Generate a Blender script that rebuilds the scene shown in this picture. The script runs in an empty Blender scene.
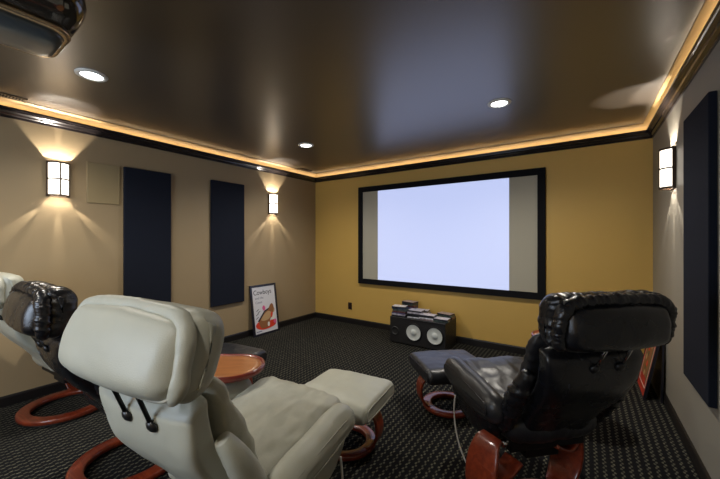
import bpy, bmesh, math, random
from mathutils import Vector, Matrix, noise
PI = math.pi
random.seed(7)
S = bpy.context.scene
COL = S.collection

# ------------------------------------------------------------------ room numbers (metres)
XL, XR, YB, YF, HC = -4.0, 0.575, 4.4, -1.7, 2.57
CAMH = 1.40

# ================================================================== materials
def newmat(name):
    m = bpy.data.materials.new(name); m.use_nodes = True
    nt = m.node_tree; b = nt.nodes['Principled BSDF']
    return m, nt, b

def pbr(name, col, rough=.5, metal=0., coat=0., spec=.5, vary=0., vscale=6., bump=0., bscale=200., emit=None, estr=0., rvary=0., coat_rough=.1, stretch=(1, 1, 1)):
    m, nt, b = newmat(name); N, Lk = nt.nodes, nt.links
    b.inputs['Roughness'].default_value = rough
    b.inputs['Metallic'].default_value = metal
    b.inputs['Coat Weight'].default_value = coat
    b.inputs['Coat Roughness'].default_value = coat_rough
    b.inputs['Specular IOR Level'].default_value = spec
    b.inputs['Base Color'].default_value = (*col, 1)
    tc = N.new('ShaderNodeTexCoord'); mp = N.new('ShaderNodeMapping')
    mp.inputs['Scale'].default_value = stretch
    Lk.new(tc.outputs['Object'], mp.inputs['Vector'])
    if vary > 0:
        n = N.new('ShaderNodeTexNoise'); n.inputs['Scale'].default_value = vscale; n.inputs['Detail'].default_value = 5
        r = N.new('ShaderNodeValToRGB')
        r.color_ramp.elements[0].position = .3; r.color_ramp.elements[1].position = .7
        r.color_ramp.elements[0].color = (*[c * (1 - vary) for c in col], 1)
        r.color_ramp.elements[1].color = (*[min(1, c * (1 + vary)) for c in col], 1)
        Lk.new(mp.outputs[0], n.inputs['Vector']); Lk.new(n.outputs['Fac'], r.inputs[0]); Lk.new(r.outputs[0], b.inputs['Base Color'])
    if bump > 0:
        n2 = N.new('ShaderNodeTexNoise'); n2.inputs['Scale'].default_value = bscale; n2.inputs['Detail'].default_value = 4
        bp = N.new('ShaderNodeBump'); bp.inputs['Strength'].default_value = bump; bp.inputs['Distance'].default_value = .004
        Lk.new(mp.outputs[0], n2.inputs['Vector']); Lk.new(n2.outputs['Fac'], bp.inputs['Height']); Lk.new(bp.outputs[0], b.inputs['Normal'])
    if rvary > 0:
        n3 = N.new('ShaderNodeTexNoise'); n3.inputs['Scale'].default_value = 9
        mr = N.new('ShaderNodeMapRange'); mr.inputs['To Min'].default_value = rough - rvary; mr.inputs['To Max'].default_value = rough + rvary
        Lk.new(mp.outputs[0], n3.inputs['Vector']); Lk.new(n3.outputs['Fac'], mr.inputs['Value']); Lk.new(mr.outputs[0], b.inputs['Roughness'])
    if emit:
        b.inputs['Emission Color'].default_value = (*emit, 1); b.inputs['Emission Strength'].default_value = estr
    return m

def wood(name, c1, c2, scale=(1.2, 14, 14), coat=.6):
    m, nt, b = newmat(name); N, Lk = nt.nodes, nt.links
    tc = N.new('ShaderNodeTexCoord'); mp = N.new('ShaderNodeMapping'); mp.inputs['Scale'].default_value = scale
    n = N.new('ShaderNodeTexNoise'); n.inputs['Scale'].default_value = 3; n.inputs['Detail'].default_value = 7; n.inputs['Distortion'].default_value = .8
    r = N.new('ShaderNodeValToRGB'); r.color_ramp.elements[0].position = .35; r.color_ramp.elements[1].position = .65
    r.color_ramp.elements[0].color = (*c1, 1); r.color_ramp.elements[1].color = (*c2, 1)
    Lk.new(tc.outputs['Object'], mp.inputs['Vector']); Lk.new(mp.outputs[0], n.inputs['Vector'])
    Lk.new(n.outputs['Fac'], r.inputs[0]); Lk.new(r.outputs[0], b.inputs['Base Color'])
    b.inputs['Roughness'].default_value = .32; b.inputs['Coat Weight'].default_value = coat; b.inputs['Coat Roughness'].default_value = .08
    return m

M = {}
M['wall_side'] = pbr('wall_paint_taupe', (.37, .275, .155), .55, vary=.03, vscale=1.2, bump=.12, bscale=140)
M['wall_right'] = pbr('wall_paint_grey', (.33, .305, .25), .5, vary=.03, vscale=1.2, bump=.12, bscale=140)
M['wall_back'] = pbr('wall_paint_mustard', (.64, .405, .10), .55, vary=.03, vscale=1.2, bump=.12, bscale=140)
M['ceiling'] = pbr('ceiling_paint_dark', (.066, .052, .040), .33, spec=.9, bump=.05, bscale=90)
M['ceiling'].node_tree.nodes['Principled BSDF'].inputs['IOR'].default_value = 1.9
M['cove'] = pbr('cove_paint_gold', (.50, .34, .15), .5, bump=.05)
M['crown'] = pbr('crown_espresso', (.018, .014, .014), .22, coat=.5)
M['baseboard'] = pbr('baseboard_dark', (.012, .010, .010), .4)
M['panel'] = pbr('acoustic_cloth_navy', (.012, .015, .026), .95, spec=.2, vary=.25, vscale=300, bump=.4, bscale=900)
M['screen_frame'] = pbr('velvet_black', (.006, .006, .008), .85, spec=.2)
M['fascia'] = pbr('screen_fabric', (.47, .44, .35), .8)
M['bronze'] = pbr('dark_bronze', (.07, .045, .03), .4, metal=.8)
M['plate'] = pbr('painted_plate', (.34, .26, .135), .5)
M['white_metal'] = pbr('white_trim', (.75, .74, .70), .4)
M['vent'] = pbr('vent_brown', (.10, .07, .04), .45)
M['slot'] = pbr('slot_black', (.006, .005, .005), .9)
M['outlet'] = pbr('outlet_brown', (.035, .012, .008), .35)
M['outlet_slot'] = pbr('outlet_slot', (.004, .003, .003), .6)
M['cream'] = pbr('cream_leather', (.455, .46, .385), .42, vary=.05, vscale=5, bump=.22, bscale=330, rvary=.06)
M['cream_seat'] = pbr('cream_leather_worn', (.46, .455, .37), .48, vary=.16, vscale=7, bump=.3, bscale=260, rvary=.07)
M['black'] = pbr('black_leather', (.007, .0075, .010), .27, spec=.6, vary=.15, vscale=5, bump=.18, bscale=330, rvary=.07)
M['black_arm'] = pbr('black_leather_arm', (.016, .017, .021), .38, spec=.7, bump=.12, bscale=330, rvary=.05)
M['piping_cream'] = pbr('cream_piping', (.36, .35, .29), .5)
M['piping_black'] = pbr('black_piping', (.008, .008, .010), .35)
M['wood'] = wood('cherry_wood', (.15, .020, .008), (.24, .040, .013))
M['tray'] = wood('tray_wood', (.40, .14, .04), (.52, .20, .06), coat=.8)
M['tray_rim'] = wood('tray_rim_wood', (.15, .014, .008), (.22, .025, .012), coat=.8)
M['chrome'] = pbr('chrome', (.75, .75, .77), .15, metal=1)
M['black_plastic'] = pbr('black_plastic', (.01, .01, .011), .35)
M['black_metal'] = pbr('black_metal', (.02, .02, .022), .4, metal=.6)
M['cable'] = pbr('pale_cable', (.62, .62, .62), .35)
M['sub_box'] = pbr('speaker_vinyl', (.012, .011, .011), .5, vary=.3, vscale=60, bump=.3, bscale=500)
M['cone'] = pbr('speaker_cone', (.62, .65, .62), .4)
M['rubber'] = pbr('rubber', (.012, .012, .012), .6)
M['proj_top'] = pbr('projector_gloss', (.030, .026, .020), .10, coat=1., coat_rough=.03, spec=.7)
M['proj_trim'] = pbr('projector_trim', (.50, .38, .25), .25, metal=.8)
M['proj_low'] = pbr('projector_slate', (.055, .070, .080), .28, coat=.4)
M['glass_lens'] = pbr('lens_glass', (.01, .012, .03), .03, coat=1.)
M['frame_black'] = pbr('frame_black', (.012, .012, .022), .3, coat=.4)
M['mat_red'] = pbr('mat_board_red', (.48, .035, .015), .6)
M['mat_line'] = pbr('mat_bevel_white', (.75, .62, .55), .6)
M['paper'] = pbr('poster_paper', (.72, .72, .76), .35, coat=.5)
M['ink_grey'] = pbr('ink_grey', (.22, .23, .32), .5)
M['ink_black'] = pbr('ink_black', (.02, .02, .03), .5)
M['ink_red'] = pbr('ink_red', (.72, .05, .02), .5)
M['ink_brown'] = pbr('ink_brown', (.30, .12, .045), .5)
M['ink_tan'] = pbr('ink_tan', (.55, .36, .18), .5)
M['ink_pink'] = pbr('ink_pink', (.75, .12, .30), .5)
M['ink_white'] = pbr('ink_white', (.8, .79, .74), .5)
M['ink_olive'] = pbr('ink_olive', (.12, .10, .04), .5)
M['door'] = pbr('door_paint', (.30, .24, .16), .4)

def emis(name, col, strength, base=(.8, .8, .8)):
    m, nt, b = newmat(name)
    b.inputs['Base Color'].default_value = (*base, 1); b.inputs['Roughness'].default_value = .5
    b.inputs['Emission Color'].default_value = (*col, 1); b.inputs['Emission Strength'].default_value = strength
    return m
M['screen'] = emis('projected_light', (.54, .62, .97), .44, (.30, .30, .30))
M['diffuser'] = emis('sconce_glass', (1., .90, .76), 1.9)
M['can'] = emis('downlight_lens', (.93, 1., .97), 6.)
M['rope'] = emis('rope_light', (1., .77, .50), 6.0)

# carpet: rows of short zig-zag dashes on near black
def carpet():
    m, nt, b = newmat('carpet_pattern'); N, Lk = nt.nodes, nt.links
    def mth(op, a, bb=None, c=None):
        n = N.new('ShaderNodeMath'); n.operation = op
        for i, v in enumerate((a, bb, c)):
            if v is None: continue
            if isinstance(v, (int, float)): n.inputs[i].default_value = v
            else: Lk.new(v, n.inputs[i])
        return n.outputs[0]
    tc = N.new('ShaderNodeTexCoord'); sp = N.new('ShaderNodeSeparateXYZ'); Lk.new(tc.outputs['Object'], sp.inputs[0])
    nz = N.new('ShaderNodeTexNoise'); nz.inputs['Scale'].default_value = 60; Lk.new(tc.outputs['Object'], nz.inputs['Vector'])
    jit = mth('MULTIPLY', mth('SUBTRACT', nz.outputs['Fac'], .5), .012)
    x = mth('ADD', sp.outputs['X'], jit); y = mth('ADD', sp.outputs['Y'], jit)
    P = .044
    gy = mth('DIVIDE', y, P * .5); row = mth('FLOOR', gy)
    par = mth('MODULO', mth('ABSOLUTE', row), 2.)
    gx = mth('ADD', mth('DIVIDE', x, P), mth('MULTIPLY', par, .22))
    fx = mth('FRACT', gx); fy = mth('FRACT', gy)
    dx = mth('ABSOLUTE', mth('SUBTRACT', fx, .5)); dy = mth('ABSOLUTE', mth('SUBTRACT', fy, .5))
    mx = mth('SUBTRACT', 1., mth('SMOOTH_MIN', mth('DIVIDE', dx, .14), 1., .1))
    my = mth('SUBTRACT', 1., mth('SMOOTH_MIN', mth('DIVIDE', dy, .50), 1., .1))
    k = mth('MINIMUM', mth('MULTIPLY', mth('MULTIPLY', mx, my), 5.), 1.)
    n2 = N.new('ShaderNodeTexNoise'); n2.inputs['Scale'].default_value = 22; n2.inputs['Detail'].default_value = 3
    Lk.new(tc.outputs['Object'], n2.inputs['Vector'])
    k = mth('MULTIPLY', k, mth('ADD', mth('MULTIPLY', n2.outputs['Fac'], 1.6), -.12))
    k = mth('MAXIMUM', k, 0.)
    mix = N.new('ShaderNodeMix'); mix.data_type = 'RGBA'
    mix.inputs['A'].default_value = (.0055, .0055, .0065, 1); mix.inputs['B'].default_value = (.135, .13, .095, 1)
    Lk.new(k, mix.inputs['Factor']); Lk.new(mix.outputs['Result'], b.inputs['Base Color'])
    b.inputs['Roughness'].default_value = .95; b.inputs['Specular IOR Level'].default_value = .15
    n3 = N.new('ShaderNodeTexNoise'); n3.inputs['Scale'].default_value = 700; Lk.new(tc.outputs['Object'], n3.inputs['Vector'])
    bp = N.new('ShaderNodeBump'); bp.inputs['Strength'].default_value = .5; bp.inputs['Distance'].default_value = .004
    Lk.new(n3.outputs['Fac'], bp.inputs['Height']); Lk.new(bp.outputs[0], b.inputs['Normal'])
    return m
M['carpet'] = carpet()

# ================================================================== helpers
def empty(name, loc=(0, 0, 0), rz=0., label=None, cat=None, group=None):
    o = bpy.data.objects.new(name, None); COL.objects.link(o); o.empty_display_size = .1
    o.location = loc; o.rotation_euler = (0, 0, rz)
    tag(o, label, cat, group); return o

def tag(o, label=None, cat=None, group=None, kind=None):
    if label: o['label'] = label
    if cat: o['category'] = cat
    if group: o['group'] = group
    if kind: o['kind'] = kind
    return o

def obj(name, bm, mat, parent=None, smooth=True, bevel=0., subsurf=0):
    bmesh.ops.recalc_face_normals(bm, faces=bm.faces[:])
    me = bpy.data.meshes.new(name); bm.to_mesh(me); bm.free()
    o = bpy.data.objects.new(name, me); COL.objects.link(o)
    mats = mat if isinstance(mat, (list, tuple)) else [mat]
    for k in mats: me.materials.append(k)
    if smooth:
        for p in me.polygons: p.use_smooth = True
    if bevel > 0:
        md = o.modifiers.new('Bevel', 'BEVEL'); md.width = bevel; md.segments = 3; md.limit_method = 'ANGLE'; md.angle_limit = math.radians(35)
    if subsurf:
        md = o.modifiers.new('Sub', 'SUBSURF'); md.levels = subsurf; md.render_levels = subsurf
    if bevel > 0 or not smooth:
        pass
    if parent: o.parent = parent
    return o

def struct(name, bm, mat, smooth=False, bevel=0.):
    o = obj(name, bm, mat, None, smooth, bevel); o['kind'] = 'structure'; return o

def box(bm, x0, x1, y0, y1, z0, z1, mi=0, mtx=None):
    vs = [bm.verts.new((x, y, z)) for z in (z0, z1) for x, y in ((x0, y0), (x1, y0), (x1, y1), (x0, y1))]
    if mtx:
        for v in vs: v.co = mtx @ v.co
    F = [(0, 3, 2, 1), (4, 5, 6, 7), (0, 1, 5, 4), (1, 2, 6, 5), (2, 3, 7, 6), (3, 0, 4, 7)]
    for f in F:
        fc = bm.faces.new([vs[i] for i in f]); fc.material_index = mi
    return bm

def B(): return bmesh.new()

def rings_mesh(bm, rings, close_u=False, cap=True, mi=0):
    """rings: list of lists of Vector, all same length, each a closed loop"""
    vr = [[bm.verts.new(p) for p in r] for r in rings]
    n = len(vr[0]); m = len(vr)
    rng = range(m) if close_u else range(m - 1)
    for i in rng:
        a, b = vr[i], vr[(i + 1) % m]
        for j in range(n):
            f = bm.faces.new((a[j], a[(j + 1) % n], b[(j + 1) % n], b[j])); f.material_index = mi
    if cap and not close_u:
        for r in (vr[0], vr[-1]):
            c = sum((v.co for v in r), Vector()) / n
            cv = bm.verts.new(c)
            for j in range(n):
                f = bm.faces.new((r[j], r[(j + 1) % n], cv)); f.material_index = mi
    return bm

def catmull(pts, per=8, closed=True):
    out = []; n = len(pts)
    P = [Vector(p) for p in pts]
    rng = range(n) if closed else range(n - 1)
    for i in rng:
        if closed: p0, p1, p2, p3 = P[i - 1], P[i], P[(i + 1) % n], P[(i + 2) % n]
        else: p0, p1, p2, p3 = P[max(i - 1, 0)], P[i], P[i + 1], P[min(i + 2, n - 1)]
        for k in range(per):
            t = k / per
            out.append(.5 * ((2 * p1) + (p2 - p0) * t + (2 * p0 - 5 * p1 + 4 * p2 - p3) * t * t + (3 * p1 - p0 - 3 * p2 + p3) * t ** 3))
    if not closed: out.append(P[-1])
    return out

def resample(pts, n, closed=True):
    P = list(pts) + ([pts[0]] if closed else [])
    L = [0]
    for a, b in zip(P[:-1], P[1:]): L.append(L[-1] + (b - a).length)
    out = []; k = 0
    cnt = n if closed else n - 1
    for i in range(n):
        d = L[-1] * i / cnt
        while k < len(L) - 2 and L[k + 1] < d: k += 1
        t = (d - L[k]) / max(1e-9, L[k + 1] - L[k]); out.append(P[k].lerp(P[k + 1], min(1, t)))
    return out

def inset2(pts, d):
    """move closed 2D outline (Vector2) inward towards local normal, clamped towards centroid"""
    n = len(pts); out = []
    area = sum(pts[i].x * pts[(i + 1) % n].y - pts[(i + 1) % n].x * pts[i].y for i in range(n))
    sg = 1 if area > 0 else -1
    for i in range(n):
        t = (pts[(i + 1) % n] - pts[i - 1]); t.normalize()
        nn = Vector((-t.y, t.x)) * sg
        out.append(pts[i] + nn * d)
    return out

def slab(bm, outline, x0, x1, r, n=56, nx=14, ne=6, bulge=0., disp=None, xf=None, mi=0, widen=None):
    """pillow like slab: outline in (y,z) extruded along x with ends rounded by r.
    bulge fattens the middle; widen(y,z)->factor scales x; disp(p)->float moves along normal"""
    O = resample(catmull([Vector(p) for p in outline], 8), n)
    st = []
    for k in range(ne + 1):
        a = k / ne * PI / 2
        st.append((x0 + r * (1 - math.sin(a)), r * (1 - math.cos(a))))
    st = [(x0 + r * (1 - math.cos(k / ne * PI / 2)), r * (1 - math.sin(k / ne * PI / 2))) for k in range(ne + 1)]
    mid = [(x0 + r + (x1 - x0 - 2 * r) * k / nx, 0.) for k in range(1, nx)]
    en = [(x1 - r * (1 - math.cos(k / ne * PI / 2)), r * (1 - math.sin(k / ne * PI / 2))) for k in range(ne, -1, -1)]
    rings = []
    for x, ins in st + mid + en:
        u = (x - x0) / (x1 - x0)
        o = inset2(O, ins - bulge * math.sin(PI * u))
        rg = []
        for q in o:
            xx = x
            if widen: xx = (x0 + x1) / 2 + (x - (x0 + x1) / 2) * widen(q.x, q.y)
            rg.append(Vector((xx, q.x, q.y)))
        rings.append(rg)
    nb = len(bm.verts); bm.verts.ensure_lookup_table()
    rings_mesh(bm, rings, mi=mi)
    finish(bm, nb, disp, xf)
    return bm

def finish(bm, nb, disp, xf):
    bm.verts.ensure_lookup_table()
    vs = bm.verts[nb:]
    if disp:
        bmesh.ops.recalc_face_normals(bm, faces=bm.faces[:]); bm.normal_update()
        mv = [(v, v.normal.copy() * disp(v.co)) for v in vs]
        for v, d in mv: v.co += d
    if xf:
        for v in vs: v.co = xf @ v.co

def loft(bm, stations, n=40, disp=None, xf=None, power=.55, mi=0):
    """stations: (center Vector, half width along x, half thick along nrm Vector)"""
    rings = []
    for c, hw, ht, nr in stations:
        rg = []
        for k in range(n):
            a = 2 * PI * k / n; ca, sa = math.cos(a), math.sin(a)
            rg.append(c + Vector((1, 0, 0)) * hw * math.copysign(abs(ca) ** power, ca) + nr * ht * math.copysign(abs(sa) ** power, sa))
        rings.append(rg)
    nb = len(bm.verts)
    rings_mesh(bm, rings, mi=mi); finish(bm, nb, disp, xf)
    return bm

def tube(bm, path, r, n=12, closed=False, rf=None, mi=0, xf=None, disp=None):
    P = [Vector(p) for p in path]; rings = []; m = len(P)
    up = None
    for i, p in enumerate(P):
        t = (P[(i + 1) % m] - P[i - 1]) if closed else (P[min(i + 1, m - 1)] - P[max(i - 1, 0)])
        t.normalize()
        if up is None:
            up = Vector((0, 0, 1)) if abs(t.z) < .9 else Vector((0, 1, 0))
        up = (up - t * up.dot(t)).normalized(); b = t.cross(up)
        rr = rf(i / (m - 1)) * r if rf else r
        rings.append([p + (up * math.cos(2 * PI * k / n) + b * math.sin(2 * PI * k / n)) * rr for k in range(n)])
    nb = len(bm.verts)
    rings_mesh(bm, rings, close_u=closed, mi=mi); finish(bm, nb, disp, xf)
    return bm

def strip(bm, path, w, t, axis=Vector((0, 1, 0)), wf=None, xf=None):
    """flat bent board: path in 3D, width w along axis, thickness t, rounded section"""
    P = [Vector(p) for p in path]; rings = []; m = len(P)
    for i, p in enumerate(P):
        tg = (P[min(i + 1, m - 1)] - P[max(i - 1, 0)]).normalized()
        nr = tg.cross(axis).normalized()
        ww = w * (wf(i / (m - 1)) if wf else 1)
        rg = []
        for k in range(20):
            a = 2 * PI * k / 20; ca, sa = math.cos(a), math.sin(a)
            rg.append(p + axis * ww / 2 * math.copysign(abs(ca) ** .35, ca) + nr * t / 2 * math.copysign(abs(sa) ** .35, sa))
        rings.append(rg)
    nb = len(bm.verts)
    rings_mesh(bm, rings); finish(bm, nb, None, xf)
    return bm

def ringpath(bm, R0, R1, z0, z1, n=72, xf=None, sy=1.):
    """flat wooden ring, rounded rectangular section"""
    rings = []
    cz, hz, cr, hr = (z0 + z1) / 2, (z1 - z0) / 2, (R0 + R1) / 2, abs(R1 - R0) / 2
    for i in range(n):
        a = 2 * PI * i / n; d = Vector((math.cos(a), math.sin(a) * sy, 0)); rg = []
        for k in range(16):
            b = 2 * PI * k / 16; cb, sb = math.cos(b), math.sin(b)
            rg.append(d * (cr + hr * math.copysign(abs(cb) ** .45, cb)) + Vector((0, 0, cz + hz * math.copysign(abs(sb) ** .45, sb))))
        rings.append(rg)
    nb = len(bm.verts)
    rings_mesh(bm, rings, close_u=True); finish(bm, nb, None, xf)
    return bm

def lathe(bm, prof, n=40, xf=None, a0=0., a1=2 * PI, mi=0):
    full = abs(a1 - a0 - 2 * PI) < 1e-6
    steps = n if full else n + 1
    vr = []
    for i in range(steps):
        a = a0 + (a1 - a0) * i / n
        vr.append([bm.verts.new((r * math.cos(a), r * math.sin(a), z)) for r, z in prof])
    for i in range(n):
        a, b = vr[i], vr[(i + 1) % steps]
        for j in range(len(prof) - 1):
            q = [a[j], b[j], b[j + 1], a[j + 1]]
            f = bm.faces.new(q); f.material_index = mi
    if xf:
        for r in vr:
            for v in r: v.co = xf @ v.co
    bmesh.ops.remove_doubles(bm, verts=[v for r in vr for v in r], dist=1e-6)
    return bm

def crumple(amp, sc, st=(1, 1, 1), seed=0., ridge=False):
    def f(p):
        q = Vector((p.x * st[0] * sc + seed, p.y * st[1] * sc, p.z * st[2] * sc))
        v = noise.fractal(q, .9, 2.1, 3)
        if ridge: v = .45 - abs(v) * 1.6
        return v * amp
    return f

def addd(*fs): return lambda p: sum(f(p) for f in fs)

def text_mesh(body, size, mat, parent, name, mtx, extrude=.0006, shear=0., sx=1.):
    cu = bpy.data.curves.new(name + '_c', 'FONT'); cu.body = body; cu.size = size; cu.align_x = 'LEFT'; cu.shear = shear
    cu.extrude = extrude
    t = bpy.data.objects.new(name + '_t', cu); COL.objects.link(t)
    dg = bpy.context.evaluated_depsgraph_get(); me = bpy.data.meshes.new_from_object(t.evaluated_get(dg))
    bpy.data.objects.remove(t); bpy.data.curves.remove(cu)
    o = bpy.data.objects.new(name, me); COL.objects.link(o); me.materials.clear(); me.materials.append(mat)
    me.transform(mtx @ Matrix.Diagonal((sx, 1, 1, 1))); o.parent = parent
    return o

# ================================================================== room
T = .12
struct('floor', box(B(), XL - T, XR + T, YF - T, YB + T, -.08, 0), M['carpet'])
struct('wall_left', box(B(), XL - T, XL, YF, YB, 0, HC), M['wall_side'])
struct('wall_right', box(B(), XR, XR + T, YF, YB, 0, HC), M['wall_right'])
struct('wall_back', box(B(), XL - T, XR + T, YB, YB + T, 0, HC), M['wall_back'])
# wall behind the viewer with an unseen window opening, added to let daylight in
WX0, WX1, WZ0, WZ1 = -2.9, -1.3, .85, 2.1
b = B()
box(b, XL - T, WX0, YF - T, YF, 0, HC); box(b, WX1, XR + T, YF - T, YF, 0, HC)
box(b, WX0, WX1, YF - T, YF, 0, WZ0); box(b, WX0, WX1, YF - T, YF, WZ1, HC)
struct('wall_front', b, M['wall_back'])
b = B()
for x0, x1, z0, z1 in ((WX0, WX0 + .06, WZ0, WZ1), (WX1 - .06, WX1, WZ0, WZ1), (WX0, WX1, WZ0, WZ0 + .06), (WX0, WX1, WZ1 - .06, WZ1), ((WX0 + WX1) / 2 - .03, (WX0 + WX1) / 2 + .03, WZ0, WZ1)):
    box(b, x0, x1, YF - .09, YF - .03, z0, z1)
struct('added_window_1', b, M['white_metal'])

# ceiling with round cut-outs for downlights would be overkill: cans sit flush under it
struct('ceiling', box(B(), XL - T, XR + T, YF - T, YB + T, HC, HC + .08), M['ceiling'])

def run_profile(name, prof, side, mat, closed=True):
    """prof: (d, z) with d distance from wall; mitred along the wall"""
    b = B(); rings = []
    for end in (0, 1):
        rg = []
        for d, z in prof:
            if side == 'left': rg.append(Vector((XL + d, (YF + d) if end == 0 else (YB - d), z)))
            if side == 'right': rg.append(Vector((XR - d, (YF + d) if end == 0 else (YB - d), z)))
            if side == 'back': rg.append(Vector(((XL + d) if end == 0 else (XR - d), YB - d, z)))
            if side == 'front': rg.append(Vector(((XL + d) if end == 0 else (XR - d), YF + d, z)))
        rings.append(rg)
    vr = [[b.verts.new(p) for p in r] for r in rings]; n = len(prof)
    for j in range(n): b.faces.new((vr[0][j], vr[0][(j + 1) % n], vr[1][(j + 1) % n], vr[1][j]))
    b.faces.new(vr[0]); b.faces.new(vr[1][::-1])
    return struct(name, b, mat)

crown = [(.0, 2.425), (.010, 2.425), (.014, 2.432), (.012, 2.440), (.020, 2.444), (.028, 2.450), (.034, 2.462), (.044, 2.470), (.050, 2.474), (.050, 2.482), (.058, 2.484), (.062, 2.490), (.062, 2.504), (.054, 2.506), (.054, 2.490), (.0, 2.490)]
cove = [(.0, 2.512), (.006, 2.512), (.044, 2.540), (.085, 2.564), (.085, HC), (.0, HC)]
base = [(.0, .0), (.014, .0), (.014, .075), (.008, .088), (.0, .09)]
for i, s in enumerate(('left', 'back', 'right', 'front')):
    run_profile('trim_%d' % (i + 1), crown, s, M['crown'])
    run_profile('trim_%d' % (i + 5), cove, s, M['cove'])
    run_profile('baseboard_' + s, base, s, M['baseboard'])

# rope light lying in the trough on top of the crown
def rope(name, p0, p1, label):
    b = B(); tube(b, [p0, Vector(p0).lerp(Vector(p1), .5), p1], .006, 8)
    o = obj(name, b, M['rope']); tag(o, label, 'rope light', 'rope lights in the cove'); return o
zr = 2.4975; dr = .045
rope('rope_light', (XL + dr, YF + .1, zr), (XL + dr, YB - .06, zr), 'warm rope light on top of the crown moulding of the left wall')
rope('rope_light', (XL + .06, YB - dr, zr), (XR - .06, YB - dr, zr), 'warm rope light on top of the crown moulding above the projection screen')
rope('rope_light', (XR - dr, YF + .1, zr), (XR - dr, YB - .06, zr), 'warm rope light on top of the crown moulding of the right grey wall')

# ================================================================== ceiling fixtures
def downlight(x, y, label, power=54):
    t = empty('recessed_downlight', (x, y, HC), 0, label, 'ceiling light', 'recessed downlights')
    b = B(); lathe(b, [(.064, -.001), (.066, -.010), (.078, -.012), (.092, -.008), (.095, -.0005)], 40)
    obj('trim_ring', b, M['white_metal'], t)
    b = B(); lathe(b, [(0, -.006), (.03, -.0062), (.055, -.005), (.066, -.003)], 40)
    obj('lens', b, M['can'], t)
    l = bpy.data.lights.new('downlight_lamp', 'SPOT'); l.energy = power; l.color = (1, .93, .82); l.spot_size = math.radians(150); l.spot_blend = .9; l.shadow_soft_size = .06
    o = bpy.data.objects.new('lamp', l); COL.objects.link(o); o.location = (0, 0, -.02); o.parent = t
    return t
downlight(-2.885, .83, 'round recessed downlight in the ceiling nearest the projector')
downlight(-.60, 2.98, 'round recessed downlight in the ceiling at right, above the screen side')
downlight(-2.84, 2.95, 'small looking recessed downlight in the ceiling towards the far left corner')
downlight(-.60, -.9, 'added recessed fill downlight in the ceiling behind the viewer, right side')  # unseen can, added to fill the room with light from behind
downlight(-2.86, -.9, 'added recessed fill downlight in the ceiling behind the viewer, left side')  # its unseen twin on the left, added for the same fill

def vent(x, y, w, l, ns, label):
    t = empty('ceiling_vent', (x, y, HC), 0, label, 'vent', 'ceiling air vents')
    b = B()
    for x0, x1, y0, y1 in ((-w / 2, w / 2, -l / 2, -l / 2 + .016), (-w / 2, w / 2, l / 2 - .016, l / 2), (-w / 2, -w / 2 + .016, -l / 2, l / 2), (w / 2 - .016, w / 2, -l / 2, l / 2)):
        box(b, x0, x1, y0, y1, -.008, -.0005)
    obj('frame', b, M['vent'], t, smooth=False)
    b = B(); box(b, -w / 2 + .012, w / 2 - .012, -l / 2 + .012, l / 2 - .012, -.002, -.0005)
    obj('duct_opening', b, M['slot'], t, smooth=False)
    b = B()
    for k in range(ns):
        yy = -l / 2 + .02 + (l - .04) * (k + .5) / ns
        box(b, -w / 2 + .014, w / 2 - .014, yy - .004, yy + .003, -.007, -.002)
    obj('louvre', b, M['vent'], t, smooth=False)
vent(-3.865, .52, .10, .30, 14, 'brown slotted air vent in the ceiling above the left sconce')
vent(-3.855, 3.98, .10, .26, 12, 'dark air vent in the ceiling at the far left corner')

# ================================================================== projector hung from the ceiling
pr = empty('ceiling_projector', (-1.87, .18, 2.26), 0, 'large glossy dark video projector hung under the ceiling', 'projector')
def rrect(hx, hy, r, z, n=8, dy=0):
    pts = []
    for cx, cy, a0 in ((hx - r, hy - r, 0), (-hx + r, hy - r, PI / 2), (-hx + r, -hy + r, PI), (hx - r, -hy + r, 1.5 * PI)):
        for k in range(n + 1):
            a = a0 + PI / 2 * k / n; pts.append(Vector((cx + r * math.cos(a), cy + r * math.sin(a) + dy, z)))
    return pts
b = B(); rings_mesh(b, [rrect(.165, .250, .08, -.021), rrect(.190, .262, .09, -.014), rrect(.240, .272, .10, .008), rrect(.285, .280, .11, .035), rrect(.305, .284, .12, .065), rrect(.300, .28, .12, .10), rrect(.27, .26, .11, .128), rrect(.20, .2, .10, .14), rrect(.1, .12, .05, .146)])
obj('upper_shell', b, M['proj_top'], pr)
b = B(); rings_mesh(b, [rrect(.150, .242, .075, -.034), rrect(.168, .255, .08, -.034), rrect(.176, .260, .085, -.029), rrect(.176, .260, .085, -.022), rrect(.160, .250, .08, -.018)])
obj('trim_strip', b, M['proj_trim'], pr)
b = B(); rings_mesh(b, [rrect(.03, .15, .02, -.064), rrect(.060, .215, .04, -.063), rrect(.085, .230, .05, -.060), rrect(.13, .238, .065, -.047), rrect(.152, .244, .075, -.030)])
obj('lower_shell', b, M['proj_low'], pr)
b = B(); lathe(b, [(0, .018), (.035, .016), (.05, .006), (.052, -.02), (.062, -.03), (.066, 0), (.06, .006)], 36, xf=Matrix.Translation((0, .262, .05)) @ Matrix.Rotation(-PI / 2, 4, 'X'))
obj('lens', b, M['glass_lens'], pr)
b = B(); box(b, -.07, .07, -.07, .07, .135, .15); tube(b, [(0, 0, .145), (0, 0, .22), (0, 0, .309)], .02, 16); box(b, -.08, .08, -.08, .08, .295, .309)
obj('ceiling_mount', b, M['black_metal'], pr, smooth=False, bevel=.003)

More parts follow.
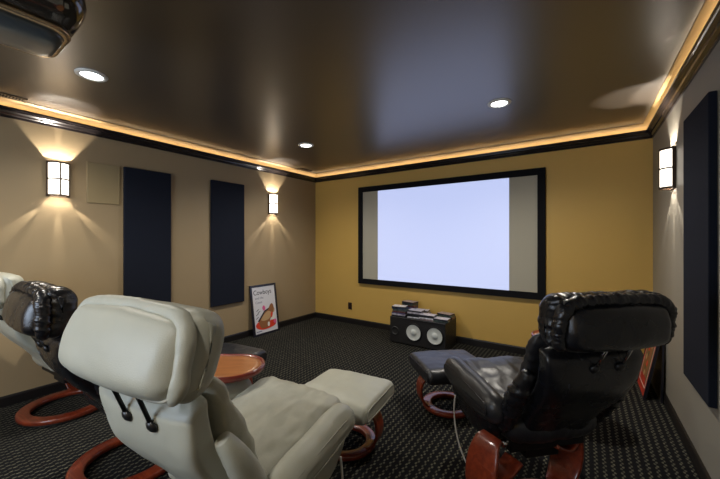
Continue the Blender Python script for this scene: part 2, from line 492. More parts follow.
# ================================================================== wall sconces
def sconce(x, y, sgn, label):
    """half round up/down light. sgn=+1 faces +X"""
    t = empty('wall_sconce', (x, y, 1.952), 0 if sgn > 0 else PI, label, 'wall sconce', 'half round wall sconces')
    h, r = .158, .074
    b = B(); box(b, .0, .012, -r - .004, r + .004, -h, h)
    obj('back_plate', b, M['bronze'], t, smooth=False)
    XS = Matrix.Diagonal((1.1, 1, 1, 1))
    b = B(); lathe(b, [(r - .004, -h + .012), (r, -h + .012), (r, h - .012), (r - .004, h - .012)], 28, a0=-PI / 2, a1=PI / 2, xf=XS)
    obj('glass_shade', b, M['diffuser'], t)
    b = B()
    for z0, z1 in ((-h, -h + .016), (h - .016, h), (-.006, .006)):
        lathe(b, [(r - .006, z0), (r + .006, z0), (r + .006, z1), (r - .006, z1), (r - .006, z0)], 28, a0=-PI / 2, a1=PI / 2, xf=XS)
    box(b, .0, .022, -r - .008, -r + .004, -h, h); box(b, .0, .022, r - .004, r + .008, -h, h)
    box(b, (r + .000) * 1.1, (r + .006) * 1.1, -.006, .006, -h, h)
    obj('metal_frame', b, M['bronze'], t, smooth=False)
    # bulbs inside the open tube: light leaves through top and bottom
    def bulb(sp, en, bl, ss, loc, d):
        l = bpy.data.lights.new('sconce_bulb', 'SPOT'); l.energy = en; l.color = (1, .91, .79)
        l.spot_size = math.radians(sp); l.spot_blend = bl; l.shadow_soft_size = ss
        o = bpy.data.objects.new('bulb', l); COL.objects.link(o); o.parent = t
        o.location = loc; o.rotation_mode = 'QUATERNION'; o.rotation_quaternion = Vector(d).to_track_quat('-Z', 'Y')
    bulb(140, 19, .2, .006, (.042, 0, .072), (0, 0, 1))
    bulb(140, 10, .2, .006, (.050, 0, -.02), (0, 0, -1))
    bulb(60, 12, .5, .006, (.062, 0, .150), (.30, 0, 1))          # throws the pool of light on the ceiling
    bulb(13, 7, .8, .004, (.045, 0, .10), (-.10, 0, 1))
    bulb(13, 9, .8, .004, (.045, 0, -.10), (-.10, 0, -1))
    for sy in (-1, 1):
        bulb(15, 9, .8, .004, (.040, sy * .02, -.153), (-.12, sy * .66, -.75))
    return t
sconce(XL, .90, 1, 'lit half round wall sconce on the left wall beside the square cover plate')
sconce(XL, 3.41, 1, 'lit half round wall sconce on the left wall near the far corner above the poster')
sconce(XR, 3.47, -1, 'lit half round wall sconce on the right wall beside the dark acoustic panel')

# blank square cover plate
b = B(); box(b, XL + .0005, XL + .012, 1.11, 1.385, 1.76, 2.16)
tag(obj('wall_cover_plate', b, M['plate'], smooth=False, bevel=.004), 'blank square cover plate painted like the left wall, between sconce and dark panel', 'wall plate')

def panel(x, y0, y1, z0, z1, sgn, label):
    b = B(); xa, xb = (x + .0005, x + .036) if sgn > 0 else (x - .036, x - .0005)
    box(b, xa, xb, y0, y1, z0, z1)
    tag(obj('acoustic_panel', b, M['panel'], smooth=False, bevel=.006), label, 'acoustic panel', 'dark fabric acoustic panels')
panel(XL, 1.415, 1.885, .60, 2.165, 1, 'tall dark navy acoustic panel on the left wall nearest the cover plate')
panel(XL, 2.385, 2.88, .525, 2.175, 1, 'tall dark navy acoustic panel on the left wall next to the far sconce')
panel(XR, 2.455, 2.98, .515, 2.18, -1, 'tall dark navy acoustic panel on the right grey wall')

# outlet
t = empty('wall_outlet', (-3.225, YB, .29), 0, 'dark brown power outlet low on the mustard wall left of the screen', 'outlet')
b = B(); box(b, -.038, .038, -.007, -.0005, -.058, .058); obj('cover', b, M['outlet'], t, smooth=False, bevel=.003)
b = B()
for zz in (-.022, .022):
    box(b, -.017, .017, -.009, -.0072, zz - .014, zz + .014)
obj('socket', b, M['outlet_slot'], t, smooth=False)

# ================================================================== projection screen
sx0, sx1, sz0, sz1 = -3.03, -.372, .688, 2.245
t = empty('projection_screen', ((sx0 + sx1) / 2, YB, sz0), 0, 'wide black framed projection screen with bright white picture on the mustard wall', 'projection screen')
cx = (sx0 + sx1) / 2
b = B(); fw = .082
for x0, x1, z0, z1 in ((sx0, sx1, sz0, sz0 + fw), (sx0, sx1, sz1 - fw, sz1), (sx0, sx0 + fw, sz0 + fw, sz1 - fw), (sx1 - fw, sx1, sz0 + fw, sz1 - fw)):
    box(b, x0 - cx, x1 - cx, -.045, -.002, z0 - sz0, z1 - sz0)
obj('frame', b, M['screen_frame'], t, smooth=False)
b = B(); box(b, sx0 + fw - cx, sx1 - fw - cx, -.028, -.012, fw, sz1 - fw - sz0)
obj('screen_fabric', b, M['fascia'], t, smooth=False)
b = B(); box(b, -2.665 - cx, -.765 - cx, -.0295, -.0282, fw, sz1 - fw - sz0)
obj('projected_picture', b, M['screen'], t, smooth=False)

# ================================================================== subwoofer / speaker cabinet with stacks of cases
SX0, SX1, SY0, SY1, SH = -2.19, -1.41, 3.91, 4.33, .355
t = empty('speaker_cabinet', ((SX0 + SX1) / 2, (SY0 + SY1) / 2, 0), 0, 'long black speaker cabinet with two pale round cones on the carpet under the screen', 'speaker')
hx, hy = (SX1 - SX0) / 2, (SY1 - SY0) / 2
b = B(); box(b, -hx, hx, -hy, hy, .012, SH); obj('cabinet', b, M['sub_box'], t, smooth=False, bevel=.008)
b = B(); box(b, -hx + .16, hx - .0, -hy - .006, -hy + .002, SH - .018, SH - .004); obj('front_edge_strip', b, M['black_metal'], t, smooth=False)
for xx in (-.035, .255):
    mt = Matrix.Translation((xx, -hy, .185)) @ Matrix.Rotation(PI / 2, 4, 'X')
    b = B(); lathe(b, [(.105, .0), (.118, .0), (.120, .006), (.112, .012), (.104, .010), (.104, .002)], 48, xf=mt)
    sp = obj('speaker_driver', b, M['black_metal'], t)
    b = B(); lathe(b, [(.106, .006), (.103, .013), (.099, .012), (.097, .006)], 48, xf=mt); obj('surround', b, M['rubber'], sp)
    b = B(); lathe(b, [(.101, .0135), (.090, .0105), (.045, .0030), (.040, .0045), (.034, .013), (.018, .019), (0, .021)], 48, xf=mt); obj('cone', b, M['cone'], sp)
mt = Matrix.Translation((-.31, -hy, .165)) @ Matrix.Rotation(PI / 2, 4, 'X')
b = B(); lathe(b, [(.062, .0), (.060, .008), (.046, .010), (.042, .003), (.030, .0015), (0, .001)], 36, xf=mt); obj('bass_port', b, M['rubber'], t)
b = B(); lathe(b, [(0, .022), (.014, .021), (.017, .010), (.017, 0)], 24, xf=Matrix.Translation((-.30, -hy + .03, .165)) @ Matrix.Rotation(PI / 2, 4, 'X')); obj('port_plug', b, M['cone'], t)
for x_ in (-hx + .05, hx - .05):
    for y_ in (-hy + .05, hy - .05):
        b = B(); box(b, x_ - .02, x_ + .02, y_ - .02, y_ + .02, 0, .012); obj('foot', b, M['rubber'], t, smooth=False)

CASEC = [(.60, .60, .66), (.02, .02, .03), (.08, .07, .17), (.05, .08, .07), (.25, .20, .22), (.015, .015, .02), (.40, .38, .44), (.10, .03, .03), (.03, .05, .10)]
CM = [pbr('case_sleeve_%d' % i, c, .3, coat=.4, vary=.45, vscale=28) for i, c in enumerate(CASEC)]
CW = [pbr('case_cover_%d' % i, c, .3, coat=.4, vary=.35, vscale=45) for i, c in enumerate([(.62, .60, .66), (.50, .50, .58), (.30, .24, .26), (.70, .68, .66)])]
def case(x, y, z, th, rz, cm, cover, label, w=.19, d=.136):
    t = empty('disc_case', (x, y, z), rz, label, 'disc case', 'disc cases stacked on the speaker cabinet')
    b = B(); box(b, -w / 2, w / 2, -d / 2, d / 2, 0, th - .0012); obj('case', b, cm, t, smooth=False, bevel=.0012)
    b = B(); box(b, -w / 2 + .003, w / 2 - .002, -d / 2 + .002, d / 2 - .002, th - .0011, th - .0002); obj('cover_sheet', b, cover, t, smooth=False)
    return t
stacks = [  # x, y, number, thickness, base rotation, words
    (-2.075, 4.00, 7, .0165, .10, 'front left stack'),
    (-2.045, 4.235, 7, .0200, -.15, 'rear left stack'),
    (-1.865, 4.03, 5, .0165, .06, 'second stack from the left'),
    (-1.675, 4.02, 4, .0150, -.05, 'third stack from the left'),
    (-1.845, 4.22, 4, .0150, .2, 'rear middle stack'),
    (-1.500, 4.02, 2, .0165, .12, 'low right hand stack'),
    (-1.510, 4.235, 3, .0175, -.1, 'rear right stack'),
]
ordn = ['lowest', 'second up', 'third up', 'fourth up', 'fifth up', 'sixth up', 'seventh up']
cn = ['pale', 'black', 'violet', 'dark green', 'mauve', 'black', 'grey', 'dark red', 'navy']
tops = ['white covered', 'mauve covered', 'pale violet covered', 'white and grey covered', 'grey covered', 'pale covered', 'mauve covered']
for si, (x, y, n, th, rz, wd) in enumerate(stacks):
    z = SH + .001
    for k in range(n):
        ci = (si * 4 + k * 5 + 1) % 9
        top = k == n - 1
        ci = 1 if top else ci
        tt = th * random.uniform(1.0, 1.4)
        cv = CW[[3, 2, 1, 0, 1, 0, 2][si]] if top else CM[ci]
        lb = ('%s disc case topping the %s on the speaker' % (tops[si], wd)) if top else ('%s disc case %s of the %s on the speaker' % (cn[ci], ordn[k], wd))
        case(x + random.uniform(-.010, .010), y + random.uniform(-.008, .008), z, tt, rz + random.uniform(-.12, .12), CM[ci], cv, lb)
        z += tt

# ================================================================== pictures leaning on the walls
def leaning(bx, y0, y1, tx, h, label, name='framed_picture'):
    """frame local axes: X along its width, Z up its face, -Y... front normal; placed from floor bx to wall tx"""
    w = y1 - y0
    dx = tx - bx; L = h
    ang = math.asin(dx / L)
    return w, L, ang
# poster, left wall. local: x across (towards +Y world), z up, front = -y local
w, L = .475, .735
t = empty('framed_poster', (-3.868, 3.21, 0), 0, 'black framed white poster with red and brown drawing, leaning on the left wall', 'poster')
leanL = math.asin(.105 / L)
t.rotation_euler = (-leanL, 0, PI / 2); t.rotation_mode = 'XYZ'
def frame_bm(w, h, fw, d):
    b = B()
    for x0, x1, z0, z1 in ((-w / 2, w / 2, 0, fw), (-w / 2, w / 2, h - fw, h), (-w / 2, -w / 2 + fw, fw, h - fw), (w / 2 - fw, w / 2, fw, h - fw)):
        box(b, x0, x1, -.001, d, z0, z1)
    return b
obj('frame', frame_bm(w, L, .032, .022), M['frame_black'], t, smooth=False, bevel=.002)
b = B(); box(b, -w / 2 + .028, w / 2 - .028, .006, .012, .028, L - .028); ps = obj('print', b, M['paper'], t, smooth=False)
def flat(name, pts, mat, parent, y=.0055, th=.0012):
    b = B(); a = [b.verts.new((p[0], y, p[1])) for p in pts]; c = [b.verts.new((p[0], y - th, p[1])) for p in pts]; n = len(pts)
    b.faces.new(a); b.faces.new(c[::-1])
    for j in range(n): b.faces.new((a[j], a[(j + 1) % n], c[(j + 1) % n], c[j]))
    return obj(name, b, mat, parent, smooth=False)
def smoothpoly(pts): return [(p.x, p.y) for p in catmull([Vector(q) for q in pts], 5)]
TM = lambda x, z: Matrix.Translation((x, .0055, z)) @ Matrix.Rotation(PI / 2, 4, 'X')
text_mesh('Cowboys', .10, M['ink_black'], ps, 'title_lettering', TM(-.185, .590), sx=.86)
text_mesh('and the', .05, M['ink_grey'], ps, 'second_line', TM(-.165, .525), shear=.2)
text_mesh('Coast', .05, M['ink_grey'], ps, 'third_line', TM(-.165, .463), shear=.2)
flat('red_shape', smoothpoly([(-.165, .11), (-.06, .075), (.08, .085), (.17, .11), (.185, .17), (.10, .19), (0, .165), (-.12, .20), (-.185, .16)]), M['ink_red'], ps, .0055)
flat('brown_shape', smoothpoly([(-.13, .20), (-.10, .11), (-.02, .095), (.06, .11), (.07, .19), (.13, .28), (.16, .36), (.14, .43), (.10, .42), (.05, .36), (-.03, .32), (-.10, .26)]), M['ink_brown'], ps, .0045)
flat('tan_shape', smoothpoly([(-.09, .22), (-.02, .20), (.06, .22), (.11, .29), (.05, .33), (-.03, .29)]), M['ink_tan'], ps, .0035)
flat('dark_line', [(-.15, .21), (-.02, .345), (.06, .375), (.06, .355), (-.01, .325), (-.13, .20)], M['ink_black'], ps, .0030)
flat('pink_shape', smoothpoly([(-.03, .35), (-.05, .39), (-.025, .425), (0, .40), (.0, .36)]), M['ink_pink'], ps, .0040)
flat('white_shape', smoothpoly([(.09, .20), (.13, .19), (.165, .22), (.155, .26), (.11, .265)]), M['ink_white'], ps, .0025)
flat('small_red_shape', smoothpoly([(.06, .10), (.12, .095), (.15, .13), (.11, .16), (.07, .15)]), M['ink_red'], ps, .0020)
flat('tan_spot', smoothpoly([(.12, .30), (.16, .30), (.175, .34), (.15, .38), (.125, .35)]), M['ink_tan'], ps, .0050)
flat('red_spot', smoothpoly([(.10, .22), (.13, .27), (.12, .31), (.09, .28)]), M['ink_red'], ps, .0024)
flat('pink_spot', smoothpoly([(.13, .14), (.175, .13), (.185, .18), (.15, .19)]), M['ink_pink'], ps, .0022)
for q_, (xa, za) in enumerate(((-.17, .30), (-.175, .25), (-.14, .33), (-.16, .36))):
    flat('dark_stroke', [(xa, za), (xa + .045, za + .025), (xa + .047, za + .018), (xa + .002, za - .008)], M['ink_black'], ps, .0036)
flat('white_spot', smoothpoly([(.02, .12), (.05, .11), (.06, .16), (.03, .17)]), M['ink_white'], ps, .0024)
flat('margin_note', [(-.185, .055), (-.09, .055), (-.09, .068), (-.185, .068)], M['ink_grey'], ps, .0045)

# red matted picture, right wall
w, L = .425, .535
t = empty('framed_picture', (.424, 3.968, 0), 0, 'picture with bright red mat and white inner line leaning at the right wall', 'picture')
t.rotation_euler = (-math.asin(.098 / L), 0, -PI / 2)
obj('frame', frame_bm(w, L, .014, .022), M['frame_black'], t, smooth=False, bevel=.002)
b = B(); box(b, -w / 2 + .012, w / 2 - .012, .004, .010, .012, L - .012); mt_ = obj('red_mat', b, M['mat_red'], t, smooth=False)
b = B()
iw, z0, z1 = .155, .075, L - .06
for x0, x1, a0, a1 in ((-iw, iw, z0, z0 + .009), (-iw, iw, z1 - .009, z1), (-iw, -iw + .009, z0, z1), (iw - .009, iw, z0, z1)):
    box(b, x0, x1, .0022, .0039, a0, a1)
obj('white_line', b, M['mat_line'], mt_, smooth=False)
b = B(); box(b, -iw + .012, iw - .05, .0026, .0039, z0 + .08, z1 - .012)
obj('image', b, M['ink_brown'], mt_, smooth=False)
b = B(); box(b, iw - .045, iw - .012, .0026, .0039, z0 + .05, z1 - .03); obj('olive_strip', b, M['ink_olive'], mt_, smooth=False)
for q in range(7):
    random.seed(40 + q); zz = z0 + .10 + q * .045; xx = random.uniform(-.08, .06)
    flat('figure', smoothpoly([(xx - .02, zz - .015), (xx + .025, zz - .02), (xx + .03, zz + .02), (xx - .01, zz + .03)]), M[['ink_tan', 'ink_olive', 'ink_red'][q % 3]], mt_, .0024, .0006)
# flatter frame behind it
w, L = .56, .60
t = empty('framed_picture', (.541, 4.03, 0), 0, 'dark thin framed picture behind the red matted picture, nearly upright against the right wall', 'picture')
t.rotation_euler = (-math.asin(.012 / L), 0, -PI / 2)
obj('frame', frame_bm(w, L, .016, .014), M['frame_black'], t, smooth=False, bevel=.002)
b = B(); box(b, -w / 2 + .014, w / 2 - .014, .003, .009, .014, L - .014); obj('backing', b, pbr('grey_green_card', (.10, .095, .06), .5), t, smooth=False)

# ================================================================== recliners
def recliner(name, x, y, heading, leather, arm_m, seat_m, piping, label, lean=.0, tilt=20., black=False, bx=0., hz=.03, by=0., bxx=0., ly=0., byaw=0., hsc=.92, hws=1., az=0., sz=0.):
    """local: +y is where the sitter looks, z up, origin at the centre of the ring base.
       heading in degrees, positive = turned to the left of the screen direction"""
    t = empty(name, (x, y, 0), math.radians(heading), label, 'recliner', 'leather recliners')
    wr = 1.7 if black else 1.
    # base ring
    BY = Matrix.Translation((bxx, by, 0)) @ Matrix.Rotation(math.radians(byaw), 4, 'Z')
    b = B(); ringpath(b, .222, .305, .012, .052, xf=BY); obj('base_ring', b, M['wood'], t)
    b = B(); ringpath(b, .235, .292, 0, .013, 48, xf=BY); obj('floor_glide', b, M['rubber'], t)
    for s in (-1, 1):
        path = catmull([Vector((s * a, yy, z)) for a, yy, z in ((.235, .09, .040), (.275, .09, .060), (.318, .09, .130), (.336, .09, .220), (.330, .09, .310), (.310, .09, .380), (.285, .09, .425), (.255, .09, .438))], 7, closed=False)
        b = B(); strip(b, path, .160, .024, xf=BY @ Matrix.Translation((0, ly, 0)), wf=lambda u: .72 + .42 * math.sin(PI * min(1, u * 1.05)) ** 1.2)
        obj('leg', b, M['wood'], t)
    # cross bar under the seat
    for s_ in (-1, 1):
        b = B(); strip(b, catmull([Vector(p) for p in ((s_ * .330, .06, .335), (s_ * .305, .06, .285), (s_ * .265, .06, .262), (s_ * .21, .06, .275), (s_ * .14, .06, .315))], 6, closed=False), .10, .022, xf=BY @ Matrix.Translation((0, ly, 0)))
        obj('bracket', b, M['wood'], t)
    b = B(); box(b, -.10, .10, -.06, .14, .24, .31); box(b, -.22, .22, -.10, .24, .31, .37); obj('tilt_mechanism', b, M['black_metal'], t, smooth=False, bevel=.006)
    # seat
    so = [(p, q + sz + .022 + .02 * (p > .2)) for p, q in [(-.15, .38), (-.08, .345), (.15, .365), (.36, .405), (.445, .455), (.455, .515), (.40, .556), (.26, .548), (.05, .515), (-.10, .485), (-.16, .46)]]
    b = B(); slab(b, so, -.262, .262, .06, n=80, nx=36, ne=7, bulge=.010,
                  disp=addd(crumple(.016, 4.2, seed=3 + bx), crumple(.006, 11, seed=9 + bx), crumple(.0035, 26, st=(1, .5, 1), seed=1, ridge=True)))
    seat = obj('seat', b, seat_m, t)
    # backrest: reclined shell (rear) and front cushion
    a = math.radians(27 + lean); dirv = Vector((0, -math.sin(a), math.cos(a))); nrm = Vector((0, -math.cos(a), -math.sin(a)))  # nrm points to the rear
    b0 = Vector((0, -.065, .415)); Lb = .595
    def wid(u): return .168 + .085 * u ** .85
    st = []; NS = 44
    for k in range(NS + 1):
        u = k / NS; e = min(1., math.sqrt(max(0, 1 - ((abs(u - .5) - .44) / .06) ** 2)) if abs(u - .5) > .44 else 1.)
        e = max(e, .04)
        bow = -.035 * math.sin(PI * u) + .020 * math.sin(2 * PI * u)
        st.append((b0 + dirv * (Lb * u) + nrm * (.030 - bow), wid(u) * (.80 + .20 * e), .055 * e, nrm))
    dd = crumple(.006, 5, seed=2 + bx) if not black else addd(crumple(.004, 7, seed=2 + bx))
    b = B(); loft(b, st, 72, power=.42, disp=dd); shell = obj('back_shell', b, leather, t)
    # seam down the rear shell
    for s in (-1,):
        pp = []
        for k in range(16):
            u = .08 + .72 * k / 15
            bow = -.035 * math.sin(PI * u) + .020 * math.sin(2 * PI * u)
            xs = s * (.10 + .055 * u)
            hw = wid(u)
            off = .030 - bow + .055 * (1 - abs(xs / hw) ** 4) ** .5
            pp.append(b0 + dirv * (Lb * u) + nrm * (off + .0005) + Vector((xs, 0, 0)))
        b = B(); tube(b, pp, .0035, 8); obj('seam', b, piping if black else leather, shell)
    st = []
    for k in range(NS + 1):
        u = k / NS; e = min(1., math.sqrt(max(0, 1 - ((abs(u - .5) - .38) / .12) ** 2)) if abs(u - .5) > .38 else 1.); e = max(e, .04)
        puff = .036 + .018 * math.sin(PI * u) + .005 * math.sin(u * 22)
        st.append((b0 + dirv * (.02 + (Lb + .0) * u) - nrm * .040, (wid(u) + .004) * (.84 + .16 * e), puff * e, nrm))
    def side_shirr(p):
        k = max(0, (abs(p.x) - .16) / .14)
        return k * (.010 * wr) * noise.noise(Vector((p.x * 5, p.y * 6, p.z * 38)))
    b = B(); loft(b, st, 72, power=.62, disp=addd(crumple(.010, 6, seed=5 + bx), side_shirr)); obj('back_cushion', b, seat_m, t)
    # wing bolsters between back and arms
    for s in (-1, 1):
        pp = catmull([Vector((s * .262, -.10, .45)), Vector((s * .272, -.155, .53)), Vector((s * .280, -.215, .64)), Vector((s * .280, -.27, .74)), Vector((s * .265, -.30, .80))], 9, closed=False)
        b = B(); tube(b, pp, .043, 20, rf=lambda u: .45 + .62 * math.sin(PI * min(1, .12 + u * .84)) ** .8, disp=lambda p: .007 * (wr if black else .2) * noise.noise(Vector((p.x * 6, p.y * 8, p.z * 42))) + .005 * noise.noise(p * 9))
        obj('side_bolster', b, leather, t)
    # armrests
    for s in (-1, 1):
        ao = [(-.150, .510), (-.06, .490), (.10, .490), (.27, .515), (.345, .555), (.360, .605), (.325, .650), (.24, .657), (.05, .640), (-.06, .628), (-.145, .612), (-.172, .56)]
        ao = [(p, q + az * (1 if q > .53 else 0)) for p, q in ao]
        x0, x1 = (.262, .385) if s > 0 else (-.385, -.262)
        b = B(); slab(b, ao, x0, x1, .056, n=64, nx=8, ne=9, bulge=.012, disp=crumple(.006, 6, seed=s * 4 + bx)); arm = obj('armrest', b, arm_m, t)
        op = resample(catmull([Vector(q) for q in ao], 6), 60); op = inset2(op, .030)
        xo = s * .379
        b = B(); tube(b, [(xo, q.x, q.y) for q in op], .0035, 6, closed=True); obj('piping', b, piping, arm)
        # leather side skirt under the arm
        sk = [(-.11, .50), (-.09, .40), (.02, .36), (.22, .395), (.30, .46), (.30, .54), (.05, .54), (-.10, .53)]
        x0, x1 = (.255, .345) if s > 0 else (-.345, -.255)
        b = B(); slab(b, sk, x0, x1, .03, n=48, nx=6, ne=5, disp=crumple(.006, 7, seed=8 + s)); obj('side_panel', b, leather, t)
    # headrest
    hp = b0 + dirv * (Lb + .025) + nrm * .070 + Vector((0, 0, hz))
    th = math.radians(tilt)
    H = Matrix.Translation(hp) @ Matrix.Rotation(-th, 4, 'X') @ Matrix.Diagonal((hws, 1, hsc, 1))       # local z up the headrest, y front
    ho = [(.020, -.026), (.056, .01), (.070, .08), (.066, .160), (.038, .208), (-.008, .222), (-.048, .210), (-.058, .17), (-.052, .08), (-.046, .0), (-.015, -.028)]
    def hw_shirr(p):
        top = min(1.2, max(0, (p.z - .15) / .05)); sd = max(0, (abs(p.x) - .23) / .06)
        if black:
            wx = noise.noise(Vector((p.x * 34, p.y * 7, p.z * 5))) + .5 * noise.noise(Vector((p.x * 70, p.y * 12 + 4, p.z * 9)))
            wz = noise.noise(Vector((p.x * 5, p.y * 7 + 9, p.z * 40)))
            return .011 * wx * min(1, top) + .009 * wz * min(1, sd) + .007 * noise.noise(p * 11)
        return .004 * noise.noise(p * 9) + .004 * noise.noise(Vector((p.x * 5, p.y * 14, p.z * 14)))
    b = B(); slab(b, ho, -.290, .290, .055, n=96, nx=90 if black else 44, ne=8, bulge=.004, disp=hw_shirr, xf=H)
    # roll running up one side of the rear, across the top and down the other side
    pp = [Vector(p) for p in ((-.235, -.030, -.024), (-.262, -.044, .0), (-.270, -.054, .06), (-.266, -.060, .125), (-.245, -.062, .172), (-.200, -.062, .192), (-.10, -.062, .199), (0, -.062, .201),
                              (.10, -.062, .199), (.200, -.062, .192), (.245, -.062, .172), (.266, -.060, .125), (.270, -.054, .06), (.262, -.044, .0), (.235, -.030, -.024))]
    pp = resample(catmull(pp, 12, closed=False), 230, closed=False)
    def roll_disp(p):
        if black:
            top = p.z > .16
            k = noise.noise(Vector((p.x * 42, p.y * 9, p.z * 8))) if top else noise.noise(Vector((p.x * 7, p.y * 9, p.z * 48)))
            k2 = noise.noise(Vector((p.x * 80, p.y * 14, p.z * 14))) if top else noise.noise(Vector((p.x * 12, p.y * 14, p.z * 85)))
            return .008 * k + .003 * k2 + .006 * noise.noise(p * 10)
        return .005 * noise.noise(p * 11) + .0025 * noise.noise(p * 30)
    tube(b, pp, .031 if black else .023, 24, rf=lambda u: .55 + .47 * min(1, math.sin(PI * u) * 5), xf=H, disp=roll_disp)
    head = obj('headrest_pillow', b, leather, t)
    po = [(-.020, -.018), (.0, .05), (-.01, .12), (-.045, .164), (-.088, .160), (-.105, .12), (-.110, .06), (-.100, .004), (-.060, -.020)]
    pw = .260 if black else .272
    if not black: po = [(p, q * 1.07) for p, q in po]
    b = B(); slab(b, po, -pw, pw, .060, n=64, nx=26, ne=9, bulge=.018, disp=crumple(.004, 6, seed=6 + bx), xf=H)
    pan = obj('headrest_panel', b, leather, t)
    # piping round the rear panel
    rr = []
    for k in range(64):
        a_ = 2 * PI * k / 64; ca, sa = math.cos(a_), math.sin(a_)
        rr.append(H @ Vector(((pw - .004) * math.copysign(abs(ca) ** .32, ca), -.056, .062 + .094 * math.copysign(abs(sa) ** .36, sa))))
    b = B(); tube(b, rr, .005, 8, closed=True); obj('piping', b, piping, pan)
    # two posts with grommets
    for xs in (-.035, .095):
        p1 = H @ Vector((xs, -.078, .020)); u = .90
        p0 = b0 + dirv * (Lb * .905) + nrm * .110 + Vector((xs, 0, 0))
        b = B(); tube(b, [p1, p1.lerp(p0, .5), p0], .0065, 12)
        po_ = obj('headrest_post', b, M['chrome'] if black else M['black_metal'], t)
        b = B(); lathe(b, [(0, .010), (.010, .010), (.021, .004), (.023, -.006), (.0, -.008)], 24, xf=Matrix.Translation(p0) @ nrm.to_track_quat('Z', 'Y').to_matrix().to_4x4())
        obj('grommet', b, M['black_plastic'], po_)
    # side tension knob and cable
    for s in (-1, 1):
        b = B(); lathe(b, [(0, .03), (.018, .028), (.022, .018), (.022, 0)], 24, xf=Matrix.Translation((s * .218, -.06, .34)) @ Matrix.Rotation(s * PI / 2, 4, 'Y'))
        obj('tension_knob', b, M['chrome'], t)
    cb = catmull([Vector((-.36 if black else .37, .22, .47)), Vector((-.372 if black else .385, .21, .36)), Vector((-.365 if black else .38, .17, .22)), Vector((-.33 if black else .34, .11, .10)), Vector((-.28, .08, .058)) if black else Vector((.28, .08, .058))], 8, closed=False)
    b = B(); tube(b, cb, .0045, 8); obj('cable', b, M['cable'], t)
    return t

def ottoman(x, y, heading, leather, piping, label, dark=False):
    t = empty('ottoman', (x, y, 0), math.radians(heading), label, 'ottoman', 'leather ottomans')
    b = B(); ringpath(b, .135, .205, .010, .045); obj('base_ring', b, M['wood'], t)
    b = B(); ringpath(b, .150, .190, 0, .011, 48); obj('floor_glide', b, M['rubber'], t)
    for s in (-1, 1):
        path = catmull([Vector((s * a, yy, z)) for a, yy, z in ((.150, 0, .035), (.195, 0, .050), (.235, 0, .10), (.248, 0, .17), (.232, 0, .24), (.195, 0, .268), (.16, 0, .284))], 7, closed=False)
        b = B(); strip(b, path, .105, .020); obj('leg', b, M['wood'], t)
    b = B(); box(b, -.20, .20, -.12, .12, .275, .298); obj('under_frame', b, M['black_metal'], t, smooth=False, bevel=.004)
    o = [(-.215, .330), (-.05, .322), (.12, .322), (.205, .325), (.232, .360), (.225, .405), (.18, .432), (.02, .436), (-.15, .438), (-.225, .430), (-.252, .390), (-.245, .345)]
    b = B(); o = [(p, q - .028) for p, q in o]
    b = B(); slab(b, o, -.268, .268, .035, n=64, nx=26, ne=6, bulge=.010, disp=addd(crumple(.008, 5, seed=11), crumple(.003, 15, seed=2)))
    c = obj('cushion', b, leather, t)
    for s in (-1, 1):
        op = inset2(resample(catmull([Vector(q) for q in o], 6), 60), .022)
        b = B(); tube(b, [(s * .269, q.x, q.y) for q in op], .0035, 6, closed=True); obj('piping', b, piping, c)
    return t

C_, K_ = M['cream'], M['black']
recliner('recliner', -1.20, .84, 7, C_, C_, M['cream_seat'], M['piping_cream'], 'large cream leather recliner in the foreground, seen from behind, nearest the camera', tilt=18, hz=.05, hsc=1., hws=1.06, az=-.02, sz=.02)
recliner('recliner', -.225, 2.03, 45, K_, M['black_arm'], M['black_arm'], M['piping_black'], 'black leather recliner standing alone at the right, in front of the red picture', tilt=0, black=True, bx=7, hz=.04, by=-.25, bxx=-.055, byaw=16, ly=.09, hws=.965, hsc=.88)
recliner('recliner', -2.345, .87, 0, K_, M['black_arm'], K_, M['piping_black'], 'black leather recliner between the two cream recliners in the left row', tilt=8, black=True, bx=3, hz=.02, ly=.07)
recliner('recliner', -3.54, .86, 5, C_, C_, M['cream_seat'], M['piping_cream'], 'cream leather recliner at the left wall, cut off by the photo edge', tilt=8, bx=5, hz=.02, ly=.07)
ottoman(-1.345, 1.79, 8, C_, M['piping_cream'], 'cream leather ottoman on a red wooden ring in front of the cream recliner')
ottoman(-.94, 2.66, 45, M['black_arm'], M['piping_black'], 'black leather ottoman with bluish sheen in front of the right hand recliner')
ottoman(-2.60, 1.70, 10, M['black_arm'], M['piping_black'], 'black leather ottoman mostly hidden behind the foreground headrest and oval table')

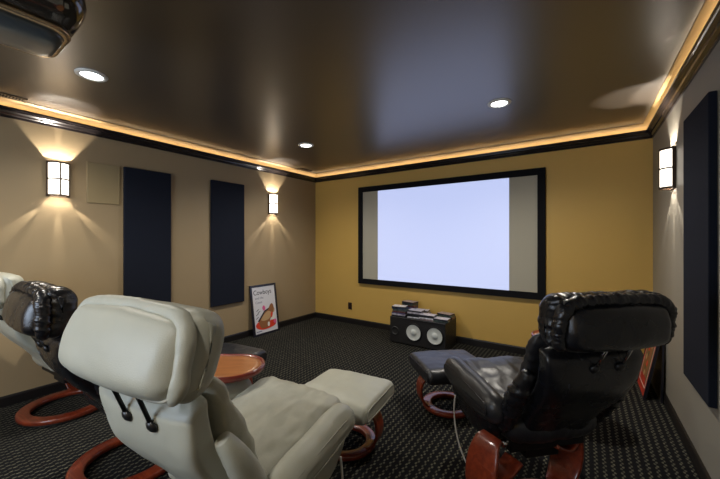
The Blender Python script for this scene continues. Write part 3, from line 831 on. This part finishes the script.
# ================================================================== small round-ended side tables
def side_table(x, y, z, hx_, hy_, heading, label):
    t = empty('side_table', (x, y, 0), math.radians(heading), label, 'side table', 'oval wooden side tables')
    def stad(hx, hy, zz, n=18):
        pts = []
        for cxx, a0 in ((hx - hy, -PI / 2), (-(hx - hy), PI / 2)):
            for k in range(n + 1):
                a = a0 + PI * k / n; pts.append(Vector((cxx + hy * math.cos(a), hy * math.sin(a), zz)))
        return pts
    b = B(); rings_mesh(b, [stad(hx_ - .02, hy_ - .02, z - .028), stad(hx_ - .004, hy_ - .004, z - .024), stad(hx_, hy_, z - .012), stad(hx_ - .002, hy_ - .002, z + .002), stad(hx_ - .010, hy_ - .010, z + .006), stad(hx_ - .018, hy_ - .018, z + .003), stad(hx_ - .022, hy_ - .022, z - .004)])
    obj('tray_rim', b, M['tray_rim'], t)
    b = B(); rings_mesh(b, [stad(hx_ - .03, hy_ - .03, z - .006), stad(hx_ - .020, hy_ - .020, z - .005), stad(hx_ - .0205, hy_ - .0205, z - .001), stad(hx_ - .05, hy_ - .05, z - .0005)])
    obj('tray_top', b, M['tray'], t)
    b = B(); tube(b, [(0, 0, .03), (0, 0, z * .5), (0, 0, z - .025)], .016, 20); obj('post', b, M['black_metal'], t)
    b = B(); lathe(b, [(0, .032), (.03, .031), (.13, .018), (.15, .008), (.15, 0), (0, 0)], 40); obj('foot', b, M['tray_rim'], t)
    return t
side_table(-1.70, 1.06, .69, .26, .182, 34, 'oval wooden side table with dark red rim beside the foreground cream recliner')
side_table(-.135, 2.98, .645, .22, .16, 10, 'small red wooden side table just showing behind the black right hand headrest')

# ================================================================== daylight for the added rear window + camera
W = bpy.data.worlds.new('World'); S.world = W; W.use_nodes = True
bg = W.node_tree.nodes['Background']; bg.inputs[0].default_value = (.55, .72, 1., 1); bg.inputs[1].default_value = 1.0
al = bpy.data.lights.new('added_window_daylight', 'AREA'); al.shape = 'RECTANGLE'; al.size = WX1 - WX0; al.size_y = WZ1 - WZ0; al.energy = 24; al.color = (.72, .84, 1.)  # area lamp outside the added window, bluish fill from behind the viewer
ao = bpy.data.objects.new('added_window_daylight', al); COL.objects.link(ao); ao.location = ((WX0 + WX1) / 2, YF - .25, (WZ0 + WZ1) / 2); ao.rotation_euler = (-PI / 2, 0, PI)
ao.rotation_euler = (PI / 2, 0, 0)
ao.rotation_euler = (math.radians(90), 0, math.radians(0))

cam = bpy.data.cameras.new('camera'); co = bpy.data.objects.new('camera', cam); COL.objects.link(co)
co.location = (0, 0, CAMH); co.rotation_euler = (PI / 2, 0, math.radians(34.5))
cam.sensor_width = 36; cam.lens = 36 * 326 / 720; cam.clip_start = .02
S.camera = co
S.view_settings.view_transform = 'Standard'; S.view_settings.look = 'None'; S.view_settings.gamma = 1; S.view_settings.use_curve_mapping = False
S.view_settings.exposure = 1.0
